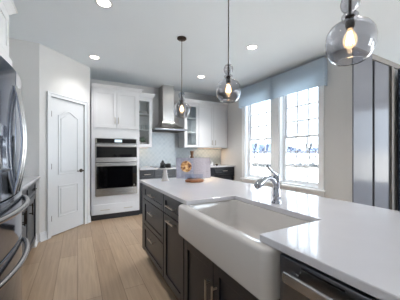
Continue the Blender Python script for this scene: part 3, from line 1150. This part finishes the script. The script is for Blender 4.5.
lv = [(fxx, 1.092), (fxx - 0.018, 1.108), (fxx - 0.045, 1.124), (fxx - 0.072, 1.146), (fxx - 0.082, 1.158)]
obj('lever', MB().tube([(x, fyy, z) for x, z in lv], [0.013, 0.010, 0.008, 0.011, 0.007], 12), 'chrome', fa, smooth=True)

# ------------------------------------------------------------------ things on the island
T = 0.9152
cs = thing('pedestal_stand', 'grey-white ceramic pedestal stand near the far end of the island', 'stand', (0.885, 2.475, T))
obj('pedestal', MB().lathe([(0.046, 0), (0.046, 0.006), (0.036, 0.022), (0.026, 0.07), (0.021, 0.118), (0.028, 0.128)], (0.885, 2.475, T), 24), 'ceramic', cs, smooth=True)
obj('plate', MB().lathe([(0.028, 0.1282), (0.085, 0.132), (0.090, 0.136), (0.088, 0.140), (0.01, 0.139)], (0.885, 2.475, T), 32), 'ceramic', cs, smooth=True)
pc = thing('toy_camera', 'small black camera with round lens on the pedestal stand', 'camera', (0.885, 2.475, T + 0.1405))
cz = T + 0.1405
obj('body', MB().box(0.828, 0.880, 2.455, 2.495, cz, cz + 0.062), 'black', pc, bevel=0.004)
obj('viewfinder', MB().loft([[(0.838, 2.463, cz + 0.0625), (0.872, 2.463, cz + 0.0625), (0.872, 2.487, cz + 0.0625), (0.838, 2.487, cz + 0.0625)], [(0.850, 2.468, cz + 0.092), (0.862, 2.468, cz + 0.092), (0.862, 2.482, cz + 0.092), (0.850, 2.482, cz + 0.092)]]), 'black', pc, bevel=0.002)
obj('lens_barrel', MB().tube([(0.8805, 2.475, cz + 0.03), (0.90, 2.470, cz + 0.03), (0.902, 2.470, cz + 0.03), (0.945, 2.462, cz + 0.03)], [0.023, 0.023, 0.027, 0.027], 18), 'black', pc, smooth=True)
obj('front_plate', MB().tube([(0.850, 2.4545, cz + 0.028), (0.850, 2.449, cz + 0.028)], 0.017, 18), 'black_glass', pc, smooth=True)

# cookbook stand and open cookbook
BC = Vector((1.165, 2.30, T))
ang = R(-20)
Rz = Matrix.Rotation(ang, 4, 'Z')


def rot_obj(o):
    o.rotation_euler = (0, 0, ang)


st = thing('cookbook_stand', 'clear acrylic cookbook stand on a round wooden base on the island', 'stand', tuple(BC))
st.rotation_euler = (0, 0, ang)


def lobj(name, mb, m, parent, **kw):
    # geometry already local to the parent
    o = obj(name, mb, m, None, **kw)
    o.parent = parent
    return o


lobj('base', MB().lathe([(0.099, 0), (0.105, 0.004), (0.105, 0.016), (0.099, 0.020), (0.02, 0.020)], (0, -0.06, 0), 36), 'wood', st, smooth=True)
TL = math.tan(R(14))
FB = (Vector((0, 0.005, 0.021)), X, Vector((0, math.sin(R(14)), math.cos(R(14)))), Vector((0, -math.cos(R(14)), math.sin(R(14)))))
lobj('back_plate', MB().fbox(FB, -0.14, 0.14, 0.0, 0.19, 0, 0.004), 'acrylic', st, bevel=0.001)
b = MB()
b.fbox(FB, -0.10, 0.10, 0.0, 0.006, 0.0045, 0.055)
b.fbox(FB, -0.10, 0.10, 0.006, 0.045, 0.051, 0.055)
lobj('ledge', b, 'acrylic', st)
bk = thing('cookbook', 'open cookbook with a food photo page propped on the acrylic stand', 'book', tuple(BC + Vector((0, 0, 0.03))))
bk.rotation_euler = (0, 0, ang)
FK = (Vector((0, 0.005, -0.002)), X, FB[2], FB[3])
BH = 0.232
lobj('cover', MB().fbox(FK, -0.198, 0.198, 0.0, BH + 0.004, 0.0055, 0.0085), 'cover', bk, bevel=0.001)


def page(sign):
    b = MB()
    n = 12
    O, U, V, N = FK
    prof = []
    for k in range(n + 1):
        t = k / n
        h = 0.010 + 0.014 * math.sin(min(1, t * 1.3) * math.pi) ** 0.6 * (1 - 0.45 * t)
        if k == 0:
            h = 0.011
        prof.append((sign * (0.0015 + 0.192 * t), max(h, 0.0125)))
    poly = [(u, h) for u, h in prof] + [(u, 0.009) for u, h in prof[::-1]]
    b.loft([[tuple(O + U * u + N * h + V * v) for u, h in poly] for v in (0.002, BH)])
    return b


lobj('left_page', page(-1), 'food', bk, label='page with a printed photo of food in a bowl')
lobj('right_page', page(1), 'text', bk, label='page of pale printed text')

# ------------------------------------------------------------------ pendants (three over the island)
labs = ['smoked glass globe pendant farthest away, over the far end of the island',
        'smoked glass globe pendant in the middle of the three over the island',
        'large-looking smoked glass globe pendant nearest, at the upper right']
pd = thing('pendant_light', labs[0], 'pendant light', (0, 0, 0), 'pendants over the island')
obj('canopy', MB().lathe([(0.062, CEIL - 0.001), (0.062, CEIL - 0.012), (0.05, CEIL - 0.022), (0.012, CEIL - 0.028)], (0, 0, 0), 28), 'bronze', pd, smooth=True)
obj('rod', MB().tube([(0, 0, CEIL - 0.026), (0, 0, 2.035)], 0.0045, 8), 'bronze', pd, smooth=True)
b = MB()
b.tube([(0, 0, 2.035), (0, 0, 1.925)], 0.007, 10)
b.lathe([(0.012, 1.93), (0.021, 1.925), (0.021, 1.875), (0.016, 1.862)], (0, 0, 0), 18)
obj('socket', b, 'bronze', pd, smooth=True)
prof = [(0.012, 2.034), (0.026, 2.028), (0.039, 2.008), (0.043, 1.987), (0.038, 1.964), (0.026, 1.948), (0.023, 1.943), (0.030, 1.937), (0.038, 1.926), (0.038, 1.914), (0.030, 1.905), (0.028, 1.900),
        (0.058, 1.890), (0.088, 1.870), (0.106, 1.838), (0.111, 1.802), (0.108, 1.766), (0.098, 1.736), (0.082, 1.711), (0.064, 1.698), (0.058, 1.697)]
g = obj('glass_globe', MB().lathe(prof, (0, 0, 0), 40, (False, False)), 'smoke', pd, smooth=True, solid=0.003)
obj('bulb', MB().lathe([(0.010, 1.861), (0.014, 1.850), (0.024, 1.832), (0.031, 1.812), (0.031, 1.795), (0.025, 1.776), (0.014, 1.767), (0.004, 1.765)], (0, 0, 0), 20), 'bulb_glass', pd, smooth=True)
bl = [c for c in pd.children if c.name.startswith('bulb')][0]
b = MB()
for k in range(6):
    a = k * math.pi / 3
    b.tube([(0.006 * math.cos(a), 0.006 * math.sin(a), 1.845), (0.018 * math.cos(a + 0.4), 0.018 * math.sin(a + 0.4), 1.785)], 0.0036, 6)
obj('filament', b, 'filament', bl)
for k, (px, py) in enumerate(((1.204, 2.725), (1.195, 1.668), (1.200, 0.637))):
    o = pd if k == 0 else copy_tree(pd)
    o.location = (px, py, 0)
    o['label'] = labs[k]

# recessed ceiling lights
labs = ['round recessed ceiling light nearest the camera at top left', 'round recessed ceiling light in front of the oven cabinet by the pantry door',
        'round recessed ceiling light beside the valance, right of the middle pendant', 'round recessed ceiling light before the right-hand wall cabinets']
rl = thing('recessed_light', labs[0], 'ceiling light', (0, 0, 0), 'recessed ceiling lights')
obj('trim_ring', MB().lathe([(0.062, CEIL - 0.001), (0.085, CEIL - 0.001), (0.085, CEIL - 0.006), (0.064, CEIL - 0.009), (0.062, CEIL - 0.001)], (0, 0, 0), 28, (False, False)), 'trim', rl, smooth=True)
obj('lens', MB().lathe([(0.061, CEIL - 0.001), (0.061, CEIL - 0.005), (0.01, CEIL - 0.006)], (0, 0, 0), 28), 'can', rl)
lights = [(0.232, 2.445), (0.233, 3.92), (2.186, 2.478), (2.155, 3.93)]
for k, (px, py) in enumerate(lights):
    o = rl if k == 0 else copy_tree(rl)
    o.location = (px, py, 0)
    o['label'] = labs[k]
for k, (px, py) in enumerate(lights + [(0.232, 0.97), (2.18, 0.97)]):
    l = bpy.data.lights.new('recessed_beam', 'SPOT')
    l.energy = (115 if px > 1 else 30) if py > 3.5 else 32
    l.color = (1.0, 0.97, 0.94)
    l.spot_size = R(120)
    l.spot_blend = 0.7
    l.shadow_soft_size = 0.06
    o = bpy.data.objects.new('recessed_beam', l)
    o.location = (px, py, CEIL - 0.02)
    C.objects.link(o)

# ------------------------------------------------------------------ outdoors
struct('ground', MB().box(-60, 600, -400, 500, -1.3, -1.0), 'ground')
b = MB()
rnd = random.Random(11)
lo, hi, hb = [], [], []
for k in range(61):
    a = R(10 + 80 * k / 60)
    d = 330
    h = 11 + 4.5 * math.sin(k * 0.33) + 2.2 * math.sin(k * 0.9 + 1) + rnd.uniform(-0.6, 0.6)
    s, c = math.sin(a), math.cos(a)
    lo.append((d * s, d * c, -1.2))
    hi.append((d * 1.08 * s, d * 1.08 * c, h))
    hb.append((d * 1.25 * s, d * 1.25 * c, -1.2))
b.loft([lo, hi, hb], False, False, closed=False)
struct('hillside', b, 'ridge', smooth=True)


def bare_tree(seed, h):
    r = random.Random(seed)
    b = MB()

    def grow(p, d, L, rad, lev):
        q = p + d * L
        m = p + d * L * 0.5 + Vector((r.uniform(-1, 1), r.uniform(-1, 1), 0)) * L * 0.05
        b.tube([p, m, q], [rad, rad * 0.8, rad * 0.55], 5)
        if lev == 0:
            return
        for k in range(4 if lev > 1 else 3):
            t = r.uniform(0.45, 1.0)
            nd = (d + Vector((r.uniform(-1, 1), r.uniform(-1, 1), r.uniform(-0.1, 0.8))) * 0.75).normalized()
            grow(p + d * L * t, nd, L * r.uniform(0.45, 0.7), rad * 0.5, lev - 1)
    grow(Vector((0, 0, 0)), Vector((0, 0, 1)), h * 0.5, h * 0.042, 3)
    return b


protos = []
rt = random.Random(5)
for k in range(34):
    a = R(33 + 35 * (k + rt.uniform(-0.3, 0.3)) / 34)
    d = 64 + 11 * (k % 4) + rt.uniform(-1, 1)
    if len(protos) < 4:
        o = obj('bare_tree', bare_tree(k + 20, 6.5), 'bark')
        protos.append(o)
    else:
        o = protos[k % 4].copy()
        C.objects.link(o)
    o.location = (d * math.sin(a), d * math.cos(a), -1.0)
    s = rt.uniform(0.7, 1.15)
    o.scale = (s, s, s)
    o.rotation_euler = (0, 0, rt.uniform(0, 6.28))
    tag(o, 'leafless tree in the far row beyond the field, seen through the windows', 'tree', 'bare trees beyond the windows')
b = MB()
rb = random.Random(9)
pts = []
for k in range(80):
    a = R(30 + 42 * k / 79)
    d = 36 + 1.5 * math.sin(k * 0.4)
    hgt = 0.35 + rb.uniform(0, 0.35)
    p = Vector((d * math.sin(a), d * math.cos(a), -1.0))
    b.lathe([(0.35, 0), (0.42, hgt * 0.5), (0.2, hgt), (0.04, hgt * 1.1)], tuple(p), 7)
o = obj('hedge', b, 'brush')
o['kind'] = 'stuff'
o['label'] = 'low grey brush line across the pale field outside the windows'
o['category'] = 'hedge'
